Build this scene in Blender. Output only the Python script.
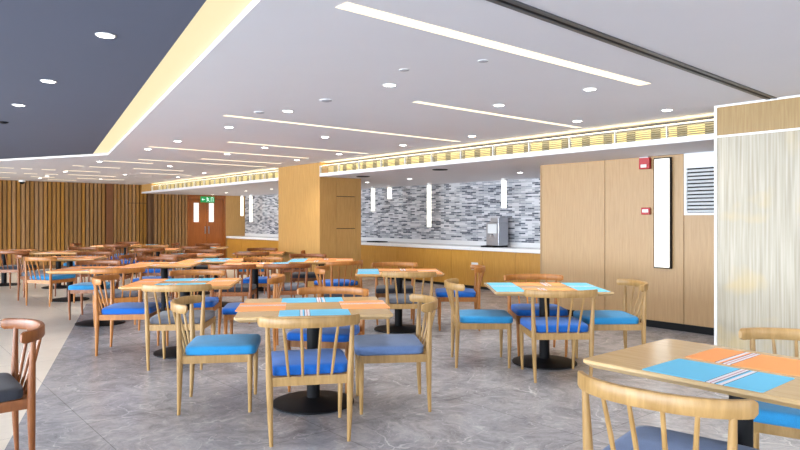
import bpy, bmesh, math, random
from mathutils import Vector, Matrix

for o in list(bpy.data.objects):
    bpy.data.objects.remove(o, do_unlink=True)
scene = bpy.context.scene
COL = scene.collection
random.seed(7)

# ------------------------------------------------------------------ camera, world, big lights, exposure
CU, CS = 0.765, 0.644
_n = math.hypot(CU, CS); CU /= _n; CS /= _n
ANG = math.atan2(CS, CU)                 # room axes: u (towards the counter wall), w (towards the far slat wall)
EYE = 1.414


def XY(u, w):
    return (CU * u - CS * w, CS * u + CU * w)


cam_d = bpy.data.cameras.new('camera')
cam_d.sensor_width = 36.0
cam_d.sensor_fit = 'HORIZONTAL'
cam_d.lens = 36.0 * 640.0 / 800.0
cam_d.shift_y = -5.0 / 800.0
cam_d.clip_start = 0.05
cam_d.clip_end = 200
cam = bpy.data.objects.new('camera', cam_d)
COL.objects.link(cam)
cam.location = (0, 0, EYE)
cam.rotation_euler = (math.radians(90), 0, 0)
scene.camera = cam

scene.view_settings.view_transform = 'Standard'
scene.view_settings.look = 'None'
scene.view_settings.exposure = 0.36
scene.view_settings.gamma = 1.0
scene.view_settings.use_curve_mapping = False

world = bpy.data.worlds.new('world')
scene.world = world
world.use_nodes = True
wn = world.node_tree.nodes
wbg = wn['Background']
sky = wn.new('ShaderNodeTexSky')
sky.sky_type = 'NISHITA'
sky.sun_disc = False
sky.sun_elevation = math.radians(40)
sky.sun_rotation = math.radians(200)
world.node_tree.links.new(sky.outputs['Color'], wbg.inputs['Color'])
wbg.inputs['Strength'].default_value = 0.25


def area_light(name, loc, rot, sx, sy, power, color):
    d = bpy.data.lights.new(name, 'AREA')
    d.shape = 'RECTANGLE'
    d.size = sx
    d.size_y = sy
    d.energy = power
    d.color = color
    o = bpy.data.objects.new(name, d)
    COL.objects.link(o)
    o.location = loc
    o.rotation_euler = rot
    return o


# daylight entering through the window bands of the wall behind the camera and of the left wall
DAY = (0.80, 0.90, 1.0)
x, y = XY(-0.4, -5.7)
area_light('daylight_behind', (x, y, 1.4), (math.radians(90), 0, ANG + math.pi), 12.0, 2.0, 900, DAY)   # shines along +w
x, y = XY(-7.7, 7.0)
area_light('daylight_left', (x, y, 1.4), (math.radians(90), 0, ANG - math.pi / 2), 22.0, 2.0, 2500, DAY)  # shines along +u

SPOT_W = 38.0
LED_STRENGTH = 8.0
SLOT_STRENGTH = 1.15
WARM = (1.0, 0.86, 0.62)


# ------------------------------------------------------------------ node helpers and materials
def lin(r, g, b):
    f = lambda c: c / 12.92 if c <= 0.04045 else ((c + 0.055) / 1.055) ** 2.4
    return (f(r / 255), f(g / 255), f(b / 255), 1.0)


def new_mat(name):
    m = bpy.data.materials.new(name)
    m.use_nodes = True
    nt = m.node_tree
    return m, nt, nt.nodes['Principled BSDF']


def plain(name, col, rough=0.5, metal=0.0, noise=0.06, nscale=30):
    m, nt, b = new_mat(name)
    tc = nt.nodes.new('ShaderNodeTexCoord')
    nz = nt.nodes.new('ShaderNodeTexNoise'); nz.inputs['Scale'].default_value = nscale
    nt.links.new(tc.outputs['Object'], nz.inputs['Vector'])
    mx = nt.nodes.new('ShaderNodeMix'); mx.data_type = 'RGBA'
    mx.inputs['A'].default_value = tuple(c * (1 - noise) for c in col[:3]) + (1,)
    mx.inputs['B'].default_value = tuple(min(1, c * (1 + noise)) for c in col[:3]) + (1,)
    nt.links.new(nz.outputs['Fac'], mx.inputs['Factor'])
    nt.links.new(mx.outputs['Result'], b.inputs['Base Color'])
    b.inputs['Roughness'].default_value = rough
    b.inputs['Metallic'].default_value = metal
    return m


def glow(name, col, strength, base=0.1):
    m, nt, b = new_mat(name)
    b.inputs['Base Color'].default_value = tuple(c * base for c in col[:3]) + (1,)
    b.inputs['Emission Color'].default_value = tuple(col[:3]) + (1,)
    b.inputs['Emission Strength'].default_value = strength
    return m


def wood(name, c1, c2, axis='Z', rough=0.4, scale=1.0, stretch=14.0, island=0.0, spec=0.5):
    m, nt, b = new_mat(name)
    L = nt.links
    tc = nt.nodes.new('ShaderNodeTexCoord')
    mp = nt.nodes.new('ShaderNodeMapping')
    s = [stretch * scale] * 3
    s['XYZ'.index(axis)] = scale
    mp.inputs['Scale'].default_value = s
    L.new(tc.outputs['Object'], mp.inputs['Vector'])
    nz = nt.nodes.new('ShaderNodeTexNoise')
    nz.inputs['Scale'].default_value = 3.0; nz.inputs['Detail'].default_value = 6; nz.inputs['Roughness'].default_value = 0.6
    nz.inputs['Distortion'].default_value = 0.4
    L.new(mp.outputs['Vector'], nz.inputs['Vector'])
    rp = nt.nodes.new('ShaderNodeValToRGB')
    rp.color_ramp.elements[0].position = 0.3; rp.color_ramp.elements[0].color = c1
    rp.color_ramp.elements[1].position = 0.72; rp.color_ramp.elements[1].color = c2
    L.new(nz.outputs['Fac'], rp.inputs['Fac'])
    out = rp.outputs['Color']
    if island:
        g = nt.nodes.new('ShaderNodeNewGeometry')
        hs = nt.nodes.new('ShaderNodeHueSaturation')
        mr = nt.nodes.new('ShaderNodeMapRange')
        mr.inputs['To Min'].default_value = 1 - island; mr.inputs['To Max'].default_value = 1 + island
        L.new(g.outputs['Random Per Island'], mr.inputs['Value'])
        L.new(mr.outputs['Result'], hs.inputs['Value'])
        mr2 = nt.nodes.new('ShaderNodeMapRange')
        mr2.inputs['To Min'].default_value = 0.88; mr2.inputs['To Max'].default_value = 1.1
        ml = nt.nodes.new('ShaderNodeMath'); ml.operation = 'MULTIPLY'; ml.inputs[1].default_value = 7.31
        fr = nt.nodes.new('ShaderNodeMath'); fr.operation = 'FRACT'
        L.new(g.outputs['Random Per Island'], ml.inputs[0]); L.new(ml.outputs[0], fr.inputs[0])
        L.new(fr.outputs[0], mr2.inputs['Value']); L.new(mr2.outputs['Result'], hs.inputs['Saturation'])
        L.new(out, hs.inputs['Color']); out = hs.outputs['Color']
    L.new(out, b.inputs['Base Color'])
    b.inputs['Roughness'].default_value = rough
    b.inputs['Specular IOR Level'].default_value = spec
    bp = nt.nodes.new('ShaderNodeBump'); bp.inputs['Strength'].default_value = 0.05
    L.new(nz.outputs['Fac'], bp.inputs['Height']); L.new(bp.outputs['Normal'], b.inputs['Normal'])
    return m


def fabric(name, col):
    m, nt, b = new_mat(name)
    L = nt.links
    tc = nt.nodes.new('ShaderNodeTexCoord')
    nz = nt.nodes.new('ShaderNodeTexNoise'); nz.inputs['Scale'].default_value = 260; nz.inputs['Detail'].default_value = 3
    n2 = nt.nodes.new('ShaderNodeTexNoise'); n2.inputs['Scale'].default_value = 9; n2.inputs['Detail'].default_value = 3
    L.new(tc.outputs['Object'], nz.inputs['Vector']); L.new(tc.outputs['Object'], n2.inputs['Vector'])
    ad = nt.nodes.new('ShaderNodeMath'); ad.operation = 'ADD'
    L.new(nz.outputs['Fac'], ad.inputs[0]); L.new(n2.outputs['Fac'], ad.inputs[1])
    mr = nt.nodes.new('ShaderNodeMapRange'); mr.inputs['From Min'].default_value = 0.6; mr.inputs['From Max'].default_value = 1.4
    L.new(ad.outputs[0], mr.inputs['Value'])
    mx = nt.nodes.new('ShaderNodeMix'); mx.data_type = 'RGBA'
    mx.inputs['A'].default_value = tuple(c * 0.78 for c in col[:3]) + (1,)
    mx.inputs['B'].default_value = tuple(min(1, c * 1.2) for c in col[:3]) + (1,)
    L.new(mr.outputs['Result'], mx.inputs['Factor'])
    L.new(mx.outputs['Result'], b.inputs['Base Color'])
    b.inputs['Roughness'].default_value = 0.9
    b.inputs['Sheen Weight'].default_value = 0.15
    bp = nt.nodes.new('ShaderNodeBump'); bp.inputs['Strength'].default_value = 0.15; bp.inputs['Distance'].default_value = 0.002
    L.new(nz.outputs['Fac'], bp.inputs['Height']); L.new(bp.outputs['Normal'], b.inputs['Normal'])
    return m


def marble(name, base, dark, vein, rough, vein_amt=0.8, tile=1.2):
    m, nt, b = new_mat(name)
    L = nt.links
    tc = nt.nodes.new('ShaderNodeTexCoord')
    warp = nt.nodes.new('ShaderNodeTexNoise'); warp.inputs['Scale'].default_value = 1.1; warp.inputs['Detail'].default_value = 5
    L.new(tc.outputs['Object'], warp.inputs['Vector'])
    add = nt.nodes.new('ShaderNodeMix'); add.data_type = 'RGBA'; add.blend_type = 'LINEAR_LIGHT'
    add.inputs['Factor'].default_value = 0.7
    L.new(tc.outputs['Object'], add.inputs['A']); L.new(warp.outputs['Color'], add.inputs['B'])
    # blotches
    n1 = nt.nodes.new('ShaderNodeTexNoise'); n1.inputs['Scale'].default_value = 3.4; n1.inputs['Detail'].default_value = 10; n1.inputs['Roughness'].default_value = 0.8
    L.new(add.outputs['Result'], n1.inputs['Vector'])
    r1 = nt.nodes.new('ShaderNodeValToRGB')
    r1.color_ramp.elements[0].position = 0.33; r1.color_ramp.elements[0].color = dark
    r1.color_ramp.elements[1].position = 0.66; r1.color_ramp.elements[1].color = base
    L.new(n1.outputs['Fac'], r1.inputs['Fac'])
    # veins: distance to cell edges, two scales
    last = r1.outputs['Color']
    for sc, wd, am in ((1.3, 0.016, 0.8), (3.1, 0.022, 0.6), (6.3, 0.035, 0.4)):
        v = nt.nodes.new('ShaderNodeTexVoronoi'); v.feature = 'DISTANCE_TO_EDGE'; v.inputs['Scale'].default_value = sc
        L.new(add.outputs['Result'], v.inputs['Vector'])
        mr = nt.nodes.new('ShaderNodeMapRange'); mr.inputs['From Min'].default_value = 0.0; mr.inputs['From Max'].default_value = wd
        mr.inputs['To Min'].default_value = vein_amt * am; mr.inputs['To Max'].default_value = 0.0
        L.new(v.outputs['Distance'], mr.inputs['Value'])
        msk = nt.nodes.new('ShaderNodeTexNoise'); msk.inputs['Scale'].default_value = 1.7 * sc; msk.inputs['Detail'].default_value = 4
        L.new(tc.outputs['Object'], msk.inputs['Vector'])
        mr2 = nt.nodes.new('ShaderNodeMapRange'); mr2.inputs['From Min'].default_value = 0.47; mr2.inputs['From Max'].default_value = 0.66
        L.new(msk.outputs['Fac'], mr2.inputs['Value'])
        mul = nt.nodes.new('ShaderNodeMath'); mul.operation = 'MULTIPLY'
        L.new(mr.outputs['Result'], mul.inputs[0]); L.new(mr2.outputs['Result'], mul.inputs[1])
        mx = nt.nodes.new('ShaderNodeMix'); mx.data_type = 'RGBA'
        mx.inputs['B'].default_value = vein
        L.new(last, mx.inputs['A']); L.new(mul.outputs[0], mx.inputs['Factor'])
        last = mx.outputs['Result']
    # slab joints
    bk = nt.nodes.new('ShaderNodeTexBrick'); bk.offset = 0.0
    bk.inputs['Scale'].default_value = 1.0; bk.inputs['Mortar Size'].default_value = 0.0025
    bk.inputs['Brick Width'].default_value = tile; bk.inputs['Row Height'].default_value = tile
    bk.inputs['Color1'].default_value = (1, 1, 1, 1); bk.inputs['Color2'].default_value = (0.96, 0.96, 0.97, 1)
    bk.inputs['Mortar'].default_value = (0.5, 0.5, 0.5, 1)
    L.new(tc.outputs['Object'], bk.inputs['Vector'])
    mm = nt.nodes.new('ShaderNodeMix'); mm.data_type = 'RGBA'; mm.blend_type = 'MULTIPLY'; mm.inputs['Factor'].default_value = 1.0
    L.new(last, mm.inputs['A']); L.new(bk.outputs['Color'], mm.inputs['B'])
    L.new(mm.outputs['Result'], b.inputs['Base Color'])
    b.inputs['Roughness'].default_value = rough
    return m


def mosaic(name):
    """thin horizontal strip mosaic of white, grey and near-black glass tiles on a wall in the (w, z) plane"""
    m, nt, b = new_mat(name)
    L = nt.links
    tc = nt.nodes.new('ShaderNodeTexCoord')
    sp = nt.nodes.new('ShaderNodeSeparateXYZ'); cb = nt.nodes.new('ShaderNodeCombineXYZ')
    L.new(tc.outputs['Object'], sp.inputs[0])
    L.new(sp.outputs['Y'], cb.inputs['X']); L.new(sp.outputs['Z'], cb.inputs['Y'])
    bk = nt.nodes.new('ShaderNodeTexBrick'); bk.offset = 0.37; bk.offset_frequency = 2
    bk.inputs['Scale'].default_value = 1.0; bk.inputs['Mortar Size'].default_value = 0.003
    bk.inputs['Brick Width'].default_value = 0.17; bk.inputs['Row Height'].default_value = 0.034
    bk.inputs['Color1'].default_value = (0, 0, 0, 1); bk.inputs['Color2'].default_value = (1, 1, 1, 1)
    bk.inputs['Mortar'].default_value = (0.7, 0.7, 0.7, 1)
    L.new(cb.outputs[0], bk.inputs['Vector'])
    rp = nt.nodes.new('ShaderNodeValToRGB'); rp.color_ramp.interpolation = 'CONSTANT'
    e = rp.color_ramp.elements
    e[0].position = 0.0; e[0].color = lin(84, 90, 102)
    e[1].position = 0.24; e[1].color = lin(146, 151, 160)
    for p, c in ((0.42, (186, 189, 196)), (0.66, (212, 213, 219)), (0.88, (164, 168, 178))):
        n = e.new(p); n.color = lin(*c)
    L.new(bk.outputs['Color'], rp.inputs['Fac'])
    L.new(rp.outputs['Color'], b.inputs['Base Color'])
    b.inputs['Roughness'].default_value = 0.18
    bp = nt.nodes.new('ShaderNodeBump'); bp.inputs['Strength'].default_value = 0.25; bp.inputs['Distance'].default_value = 0.003
    L.new(bk.outputs['Color'], bp.inputs['Height']); L.new(bp.outputs['Normal'], b.inputs['Normal'])
    return m


def placemat_mat(name, col, dark):
    """woven mat with a band of thin pale and dark stripes across it (local x)"""
    m, nt, b = new_mat(name)
    L = nt.links
    tc = nt.nodes.new('ShaderNodeTexCoord')
    sp = nt.nodes.new('ShaderNodeSeparateXYZ'); L.new(tc.outputs['Object'], sp.inputs[0])
    mr = nt.nodes.new('ShaderNodeMapRange')
    mr.inputs['From Min'].default_value = -0.25; mr.inputs['From Max'].default_value = 0.25
    L.new(sp.outputs['X'], mr.inputs['Value'])
    rp = nt.nodes.new('ShaderNodeValToRGB'); rp.color_ramp.interpolation = 'CONSTANT'
    e = rp.color_ramp.elements
    e[0].position = 0; e[0].color = col
    e[1].position = 0.56; e[1].color = dark
    for p, c in ((0.57, lin(225, 222, 230)), (0.60, lin(190, 120, 130)), (0.61, lin(225, 222, 230)), (0.635, dark),
                 (0.645, col), (0.665, lin(225, 222, 230)), (0.70, dark), (0.71, col)):
        n = e.new(p); n.color = c
    L.new(mr.outputs['Result'], rp.inputs['Fac'])
    wv = nt.nodes.new('ShaderNodeTexNoise'); wv.inputs['Scale'].default_value = 300
    L.new(tc.outputs['Object'], wv.inputs['Vector'])
    L.new(rp.outputs['Color'], b.inputs['Base Color'])
    b.inputs['Roughness'].default_value = 0.7
    bp = nt.nodes.new('ShaderNodeBump'); bp.inputs['Strength'].default_value = 0.1; bp.inputs['Distance'].default_value = 0.001
    L.new(wv.outputs['Fac'], bp.inputs['Height']); L.new(bp.outputs['Normal'], b.inputs['Normal'])
    return m


def panel_mat(name):
    """pale oak veneer with whitish streaks and a few yellow blotches"""
    m, nt, b = new_mat(name)
    L = nt.links
    tc = nt.nodes.new('ShaderNodeTexCoord')
    mp = nt.nodes.new('ShaderNodeMapping'); mp.inputs['Scale'].default_value = (22, 22, 0.6)
    L.new(tc.outputs['Object'], mp.inputs['Vector'])
    nz = nt.nodes.new('ShaderNodeTexNoise'); nz.inputs['Scale'].default_value = 2.5; nz.inputs['Detail'].default_value = 6
    L.new(mp.outputs['Vector'], nz.inputs['Vector'])
    rp = nt.nodes.new('ShaderNodeValToRGB')
    rp.color_ramp.elements[0].position = 0.3; rp.color_ramp.elements[0].color = lin(156, 146, 126)
    rp.color_ramp.elements[1].position = 0.7; rp.color_ramp.elements[1].color = lin(186, 178, 162)
    L.new(nz.outputs['Fac'], rp.inputs['Fac'])
    n2 = nt.nodes.new('ShaderNodeTexNoise'); n2.inputs['Scale'].default_value = 2.2; n2.inputs['Detail'].default_value = 3
    L.new(tc.outputs['Object'], n2.inputs['Vector'])
    mr = nt.nodes.new('ShaderNodeMapRange'); mr.inputs['From Min'].default_value = 0.56; mr.inputs['From Max'].default_value = 0.74
    mr.inputs['To Max'].default_value = 0.6
    L.new(n2.outputs['Fac'], mr.inputs['Value'])
    mx = nt.nodes.new('ShaderNodeMix'); mx.data_type = 'RGBA'; mx.inputs['B'].default_value = lin(200, 172, 110)
    L.new(rp.outputs['Color'], mx.inputs['A']); L.new(mr.outputs['Result'], mx.inputs['Factor'])
    L.new(mx.outputs['Result'], b.inputs['Base Color'])
    b.inputs['Roughness'].default_value = 0.45
    return m


M = {}
M['ceil_white'] = plain('ceiling_white_paint', lin(224, 222, 228), 0.9, noise=0.015, nscale=3)
M['ceil_dark'] = plain('ceiling_slate_paint', lin(96, 102, 122), 0.9, noise=0.02, nscale=3)
M['ceil_grey'] = plain('pale_grey_plastic', lin(170, 170, 178), 0.6)
M['post'] = wood('reddish_post', lin(104, 62, 32), lin(122, 76, 42), 'Z', 0.5)
M['white'] = plain('white_lacquer', lin(235, 235, 235), 0.45, noise=0.02)
M['offwhite'] = plain('white_metal_frame', lin(225, 228, 230), 0.4, noise=0.02)
M['black'] = plain('black_powder_coat', lin(13, 13, 17), 0.55, noise=0.1)
M['black'].node_tree.nodes['Principled BSDF'].inputs['Specular IOR Level'].default_value = 0.2
M['dark'] = plain('dark_recess', lin(38, 34, 32), 0.8)
M['steel'] = plain('brushed_steel', lin(175, 176, 182), 0.32, metal=0.9, noise=0.08, nscale=60)
M['track'] = plain('anodised_track', lin(95, 97, 102), 0.4, metal=0.4)
M['red'] = plain('red_plastic', lin(178, 24, 30), 0.4)
M['wood_wall'] = wood('oak_veneer_wall', lin(176, 140, 96), lin(190, 155, 110), 'Z', 0.42, 1.0, 16)
M['wood_col'] = wood('golden_oak_veneer', lin(178, 134, 74), lin(198, 154, 92), 'Z', 0.4, 1.2, 16)
M['wood_front'] = wood('honey_oak_counter_front', lin(184, 130, 50), lin(204, 152, 70), 'Z', 0.35, 1.0, 14)
M['wood_door'] = wood('reddish_door_veneer', lin(140, 76, 28), lin(160, 92, 38), 'Z', 0.4, 1.0, 14)
M['slat'] = wood('slat_oak', lin(134, 94, 46), lin(162, 118, 62), 'Z', 0.5, 1.0, 10, island=0.16)
M['slat_back'] = wood('slat_backing', lin(96, 66, 40), lin(116, 82, 52), 'Z', 0.7)
M['panel'] = panel_mat('pale_oak_partition')
M['panel_top'] = wood('oak_header_veneer', lin(142, 112, 64), lin(164, 134, 84), 'Z', 0.45, 1.0, 20)
M['counter'] = plain('white_quartz', lin(236, 236, 238), 0.25, noise=0.02, nscale=60)
M['mosaic'] = mosaic('strip_mosaic')
M['marble'] = marble('grey_marble', lin(186, 186, 192), lin(122, 122, 130), lin(236, 236, 242), 0.25)
M['cream'] = marble('cream_stone', lin(240, 231, 218), lin(228, 218, 204), lin(246, 240, 230), 0.3, 0.4)
M['ash'] = wood('ash_wood', lin(150, 114, 64), lin(184, 146, 92), 'Z', 0.38, 1.6, 6)
M['oak'] = wood('warm_lit_chair_wood', lin(152, 92, 36), lin(186, 122, 56), 'Z', 0.38, 1.6, 6)  # redder chair wood: warm light on the farther chairs put into the colour
M['walnut'] = wood('walnut_and_warm_lit_wood', lin(118, 62, 22), lin(150, 88, 38), 'Z', 0.38, 1.6, 6)  # real walnut at the left edge; far chairs have warm light tinted in
M['top_ash'] = wood('ash_table_top', lin(190, 156, 106), lin(208, 176, 128), 'X', 0.22, 1.0, 12)
M['top_oak'] = wood('oak_table_top', lin(198, 146, 86), lin(214, 164, 102), 'X', 0.22, 1.0, 12)
M['royal'] = fabric('royal_blue_fabric', lin(12, 96, 188))
M['teal'] = fabric('turquoise_fabric', lin(38, 138, 196))
M['denim'] = fabric('denim_blue_fabric', lin(98, 122, 166))
M['grey'] = fabric('grey_fabric', lin(104, 108, 120))
M['charcoal'] = fabric('charcoal_fabric', lin(52, 54, 64))
M['mat_blue'] = placemat_mat('sky_blue_placemat', lin(104, 196, 236), lin(60, 90, 120))
M['mat_orange'] = placemat_mat('orange_placemat', lin(250, 164, 98), lin(120, 70, 80))
M['slot'] = glow('light_slot_diffuser', (1.0, 0.89, 0.65), SLOT_STRENGTH)
M['cove'] = glow('cove_diffuser', (1.0, 0.86, 0.52), 0.74)
M['led'] = glow('led_tape', (1.0, 0.80, 0.42), LED_STRENGTH)
M['lens'] = glow('downlight_lens', (1.0, 0.97, 0.92), 14.0)
M['pendant'] = glow('pendant_tube', (1.0, 0.97, 0.86), 1.5)
M['sconce'] = glow('sconce_diffuser', (1.0, 0.97, 0.9), 1.6)
M['exit'] = glow('exit_green', (0.01, 0.36, 0.09), 0.7)
M['exit_white'] = glow('exit_white', (0.75, 1.0, 0.85), 1.0)
M['daypane'] = glow('bright_door_glass', (1.0, 0.98, 0.92), 0.9)


def glass_mat():
    m = bpy.data.materials.new('window_glass'); m.use_nodes = True
    nt = m.node_tree; nt.nodes.clear()
    o = nt.nodes.new('ShaderNodeOutputMaterial'); t = nt.nodes.new('ShaderNodeBsdfTransparent')
    g = nt.nodes.new('ShaderNodeBsdfGlossy'); g.inputs['Roughness'].default_value = 0.02
    x = nt.nodes.new('ShaderNodeMixShader'); x.inputs[0].default_value = 0.06
    nt.links.new(t.outputs[0], x.inputs[1]); nt.links.new(g.outputs[0], x.inputs[2]); nt.links.new(x.outputs[0], o.inputs[0])
    return m


M['glass'] = glass_mat()


# ------------------------------------------------------------------ mesh helpers
class MB:
    def __init__(self):
        self.bm = bmesh.new()

    def box(self, x0, x1, y0, y1, z0, z1):
        vs = [self.bm.verts.new(p) for p in ((x0, y0, z0), (x1, y0, z0), (x1, y1, z0), (x0, y1, z0),
                                             (x0, y0, z1), (x1, y0, z1), (x1, y1, z1), (x0, y1, z1))]
        for f in ((0, 3, 2, 1), (4, 5, 6, 7), (0, 1, 5, 4), (1, 2, 6, 5), (2, 3, 7, 6), (3, 0, 4, 7)):
            self.bm.faces.new([vs[i] for i in f])
        return self

    def prism(self, pts, z0, z1):
        lo = [self.bm.verts.new((p[0], p[1], z0)) for p in pts]
        hi = [self.bm.verts.new((p[0], p[1], z1)) for p in pts]
        n = len(pts)
        self.bm.faces.new(lo[::-1]); self.bm.faces.new(hi)
        for i in range(n):
            self.bm.faces.new((lo[i], lo[(i + 1) % n], hi[(i + 1) % n], hi[i]))
        return self

    def rings(self, rs, cap=True):
        rows = [[self.bm.verts.new(p) for p in r] for r in rs]
        n = len(rows[0])
        for a, b in zip(rows[:-1], rows[1:]):
            for i in range(n):
                self.bm.faces.new((a[i], a[(i + 1) % n], b[(i + 1) % n], b[i]))
        if cap:
            self.bm.faces.new(rows[0][::-1]); self.bm.faces.new(rows[-1])
        return self

    def tube(self, path, radii, n=10):
        path = [Vector(p) for p in path]
        if isinstance(radii, (int, float)):
            radii = [radii] * len(path)
        rs = []
        for i, p in enumerate(path):
            d = (path[min(i + 1, len(path) - 1)] - path[max(i - 1, 0)]).normalized()
            a = Vector((0, 1, 0)) if abs(d.y) < 0.9 else Vector((1, 0, 0))
            s = d.cross(a).normalized(); t = d.cross(s).normalized()
            rs.append([p + radii[i] * (math.cos(2 * math.pi * k / n) * s + math.sin(2 * math.pi * k / n) * t) for k in range(n)])
        return self.rings(rs)

    def lathe(self, prof, cx=0, cy=0, n=32):
        return self.rings([[(cx + r * math.cos(2 * math.pi * k / n), cy + r * math.sin(2 * math.pi * k / n), z) for k in range(n)]
                           for r, z in prof])

    def build(self, name, mat, parent=None, smooth=False, bevel=0.0):
        bm = self.bm
        bmesh.ops.recalc_face_normals(bm, faces=bm.faces)
        if bevel:
            bmesh.ops.bevel(bm, geom=list(bm.edges), offset=bevel, segments=2, affect='EDGES', profile=0.5, clamp_overlap=True)
        me = bpy.data.meshes.new(name)
        bm.to_mesh(me); bm.free()
        if smooth:
            me.shade_smooth()
            try:
                me.set_sharp_from_angle(angle=math.radians(40))
            except Exception:
                pass
        me.materials.append(mat)
        o = bpy.data.objects.new(name, me)
        COL.objects.link(o)
        if parent:
            o.parent = parent
        return o


def tag(o, label=None, cat=None, group=None, kind=None):
    if label: o['label'] = label
    if cat: o['category'] = cat
    if group: o['group'] = group
    if kind: o['kind'] = kind
    return o


def empty(name, loc, rz, label, cat, group=None):
    o = bpy.data.objects.new(name, None)
    o.empty_display_size = 0.1
    COL.objects.link(o)
    o.location = loc
    o.rotation_euler = (0, 0, rz)
    return tag(o, label, cat, group)


def struct(name, mb, mat, label=None, parent=None, cat=None, **k):
    """a piece of the setting, given in room axes"""
    o = mb.build(name, mat, parent, **k)
    if not parent:
        o.rotation_euler = (0, 0, ANG)
        tag(o, label, cat or name.split('_')[0], kind='structure')
    return o


def room(name, u, w, z, label, cat, group=None):
    x, y = XY(u, w)
    return empty(name, (x, y, z), ANG, label, cat, group)


# ------------------------------------------------------------------ the setting: floors, ceilings
U0, U1, W0, W1 = -8.0, 10.35, -6.0, 20.8
CEIL, SOF = 2.53, 2.255
UB, UC = 6.8, 9.66                      # bulkhead face, counter front
CW0, CW1 = 10.5, 12.1                   # column along w

grey_poly = [(-2.64, W0), (0.69, 4.63), (2.12, 9.17), (2.9, 11.65), (UB + 1.0, 12.1), (U1, 12.1), (U1, W0)]
cream_poly = [(U0, W0), (-2.64, W0), (0.69, 4.63), (2.12, 9.17), (2.9, 11.65), (UB + 1.0, 12.1), (U1, 12.1), (U1, W1), (U0, W1)]
struct('floor', MB().prism(grey_poly, -0.12, 0.0), M['marble'], 'polished grey marble floor with white veins under the tables', cat='floor')
struct('floor', MB().prism(cream_poly, -0.12, 0.0), M['cream'], 'pale cream stone floor beyond the slanted edge of the grey marble', cat='floor')

# cove strip polyline on the ceiling: white side L, dark side offset by the strip width
P0, P1, P2 = Vector((-0.187, -6.0)), Vector((3.24, 11.63)), Vector((-3.9, 26.1))


def offs(a, b, d):
    t = (b - a).normalized(); nrm = Vector((-t.y, t.x))
    return a + nrm * d, b + nrm * d


def isect(a, b, c, d):
    r = b - a; s = d - c
    k = ((c - a).x * s.y - (c - a).y * s.x) / (r.x * s.y - r.y * s.x)
    return a + r * k


CWID = 0.24
a0, a1 = offs(P0, P1, CWID); b1, b2 = offs(P1, P2, CWID)
D1 = isect(a0, a1, b1, b2)
Wend = W1
def at_w(a, b, w): return a + (b - a) * ((w - a.y) / (b.y - a.y))
L2 = at_w(P1, P2, Wend); D2 = at_w(b1, b2, Wend)
A0 = at_w(a0, a1, W0)
white_poly = [tuple(P0), tuple(P1), tuple(L2), (U1, Wend), (U1, W0)]
dark_poly = [tuple(A0), (U0, W0), (U0, Wend), tuple(D2), tuple(D1)]
struct('ceiling', MB().prism(white_poly, CEIL, CEIL + 0.12), M['ceil_white'], 'white plasterboard ceiling with slot lights and downlights', cat='ceiling')
struct('ceiling', MB().prism(dark_poly, CEIL, CEIL + 0.12), M['ceil_dark'], 'slate grey painted ceiling at the upper left', cat='ceiling')
struct('ceiling', MB().box(U0 - 0.15, U1 + 0.15, W0 - 0.15, W1 + 0.15, CEIL + 0.12, CEIL + 0.3), M['ceil_white'],
       'unseen slab added above the suspended ceilings to keep sky light out', cat='ceiling')  # extra slab added so no sky light leaks in from above
# glowing trough between the two ceilings
r0 = MB().prism([tuple(P0), tuple(P1), tuple(D1), tuple(A0)], CEIL + 0.045, CEIL + 0.05)
r0.prism([tuple(P1), tuple(L2), tuple(D2), tuple(D1)], CEIL + 0.045, CEIL + 0.05)
co = r0.build('cove_light', M['cove'])
co.rotation_euler = (0, 0, ANG)
tag(co, 'long warm glowing cove strip between the slate and the white ceiling', 'cove light')

# bulkhead and soffit over the buffet
def soffit(w0, w1, u1, lab):
    s = MB().box(UB, u1, w0, w1, SOF, SOF + 0.05)
    struct('ceiling', s, M['ceil_white'], lab, cat='ceiling')
soffit(2.86, CW0, U1, 'lowered white soffit over the buffet counter right of the column')
soffit(CW1, W1, U1, 'lowered white soffit over the buffet counter left of the column')
struct('ceiling', MB().box(UB + 1.0, U1, CW0, CW1, SOF, SOF + 0.05), M['ceil_white'], 'lowered white soffit behind the wood column', cat='ceiling')


def grille(w0, w1, label):
    t = room('air_grille', UB, w0, SOF + 0.05, label, 'air grille', 'long bulkhead grilles over the buffet')
    Lg = w1 - w0
    MB().box(0, 0.04, 0, Lg, 0, 0.012).box(0, 0.04, 0, Lg, 0.148, 0.16).build('grille_frame', M['white'], t)
    b = MB()
    for k in range(5):
        z = 0.024 + k * 0.024
        b.bm.verts.ensure_lookup_table()
        b.rings([[(0.004, 0, z), (0.04, 0, z + 0.013), (0.04, 0, z + 0.019), (0.004, 0, z + 0.006)],
                 [(0.004, Lg, z), (0.04, Lg, z + 0.013), (0.04, Lg, z + 0.019), (0.004, Lg, z + 0.006)]])
    b.build('louvre_blade', M['blade'], t)
    n = int(Lg / 0.62)
    for k in range(n + 1):
        y0 = min(k * Lg / n, Lg - 0.012)
        MB().box(0.002, 0.045, y0, y0 + 0.012, 0.012, 0.148).build('divider', M['white'], t)
    # rear duct face: pale liner with dark stripes that the blades half hide
    MB().box(0.20, 0.21, 0, Lg, 0, 0.16).build('duct_liner', M['duct'], t)
    MB().box(0.06, 0.09, 0.02, Lg - 0.02, 0.16, 0.172).build('led_tape', M['led'], t)
    return t


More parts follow.
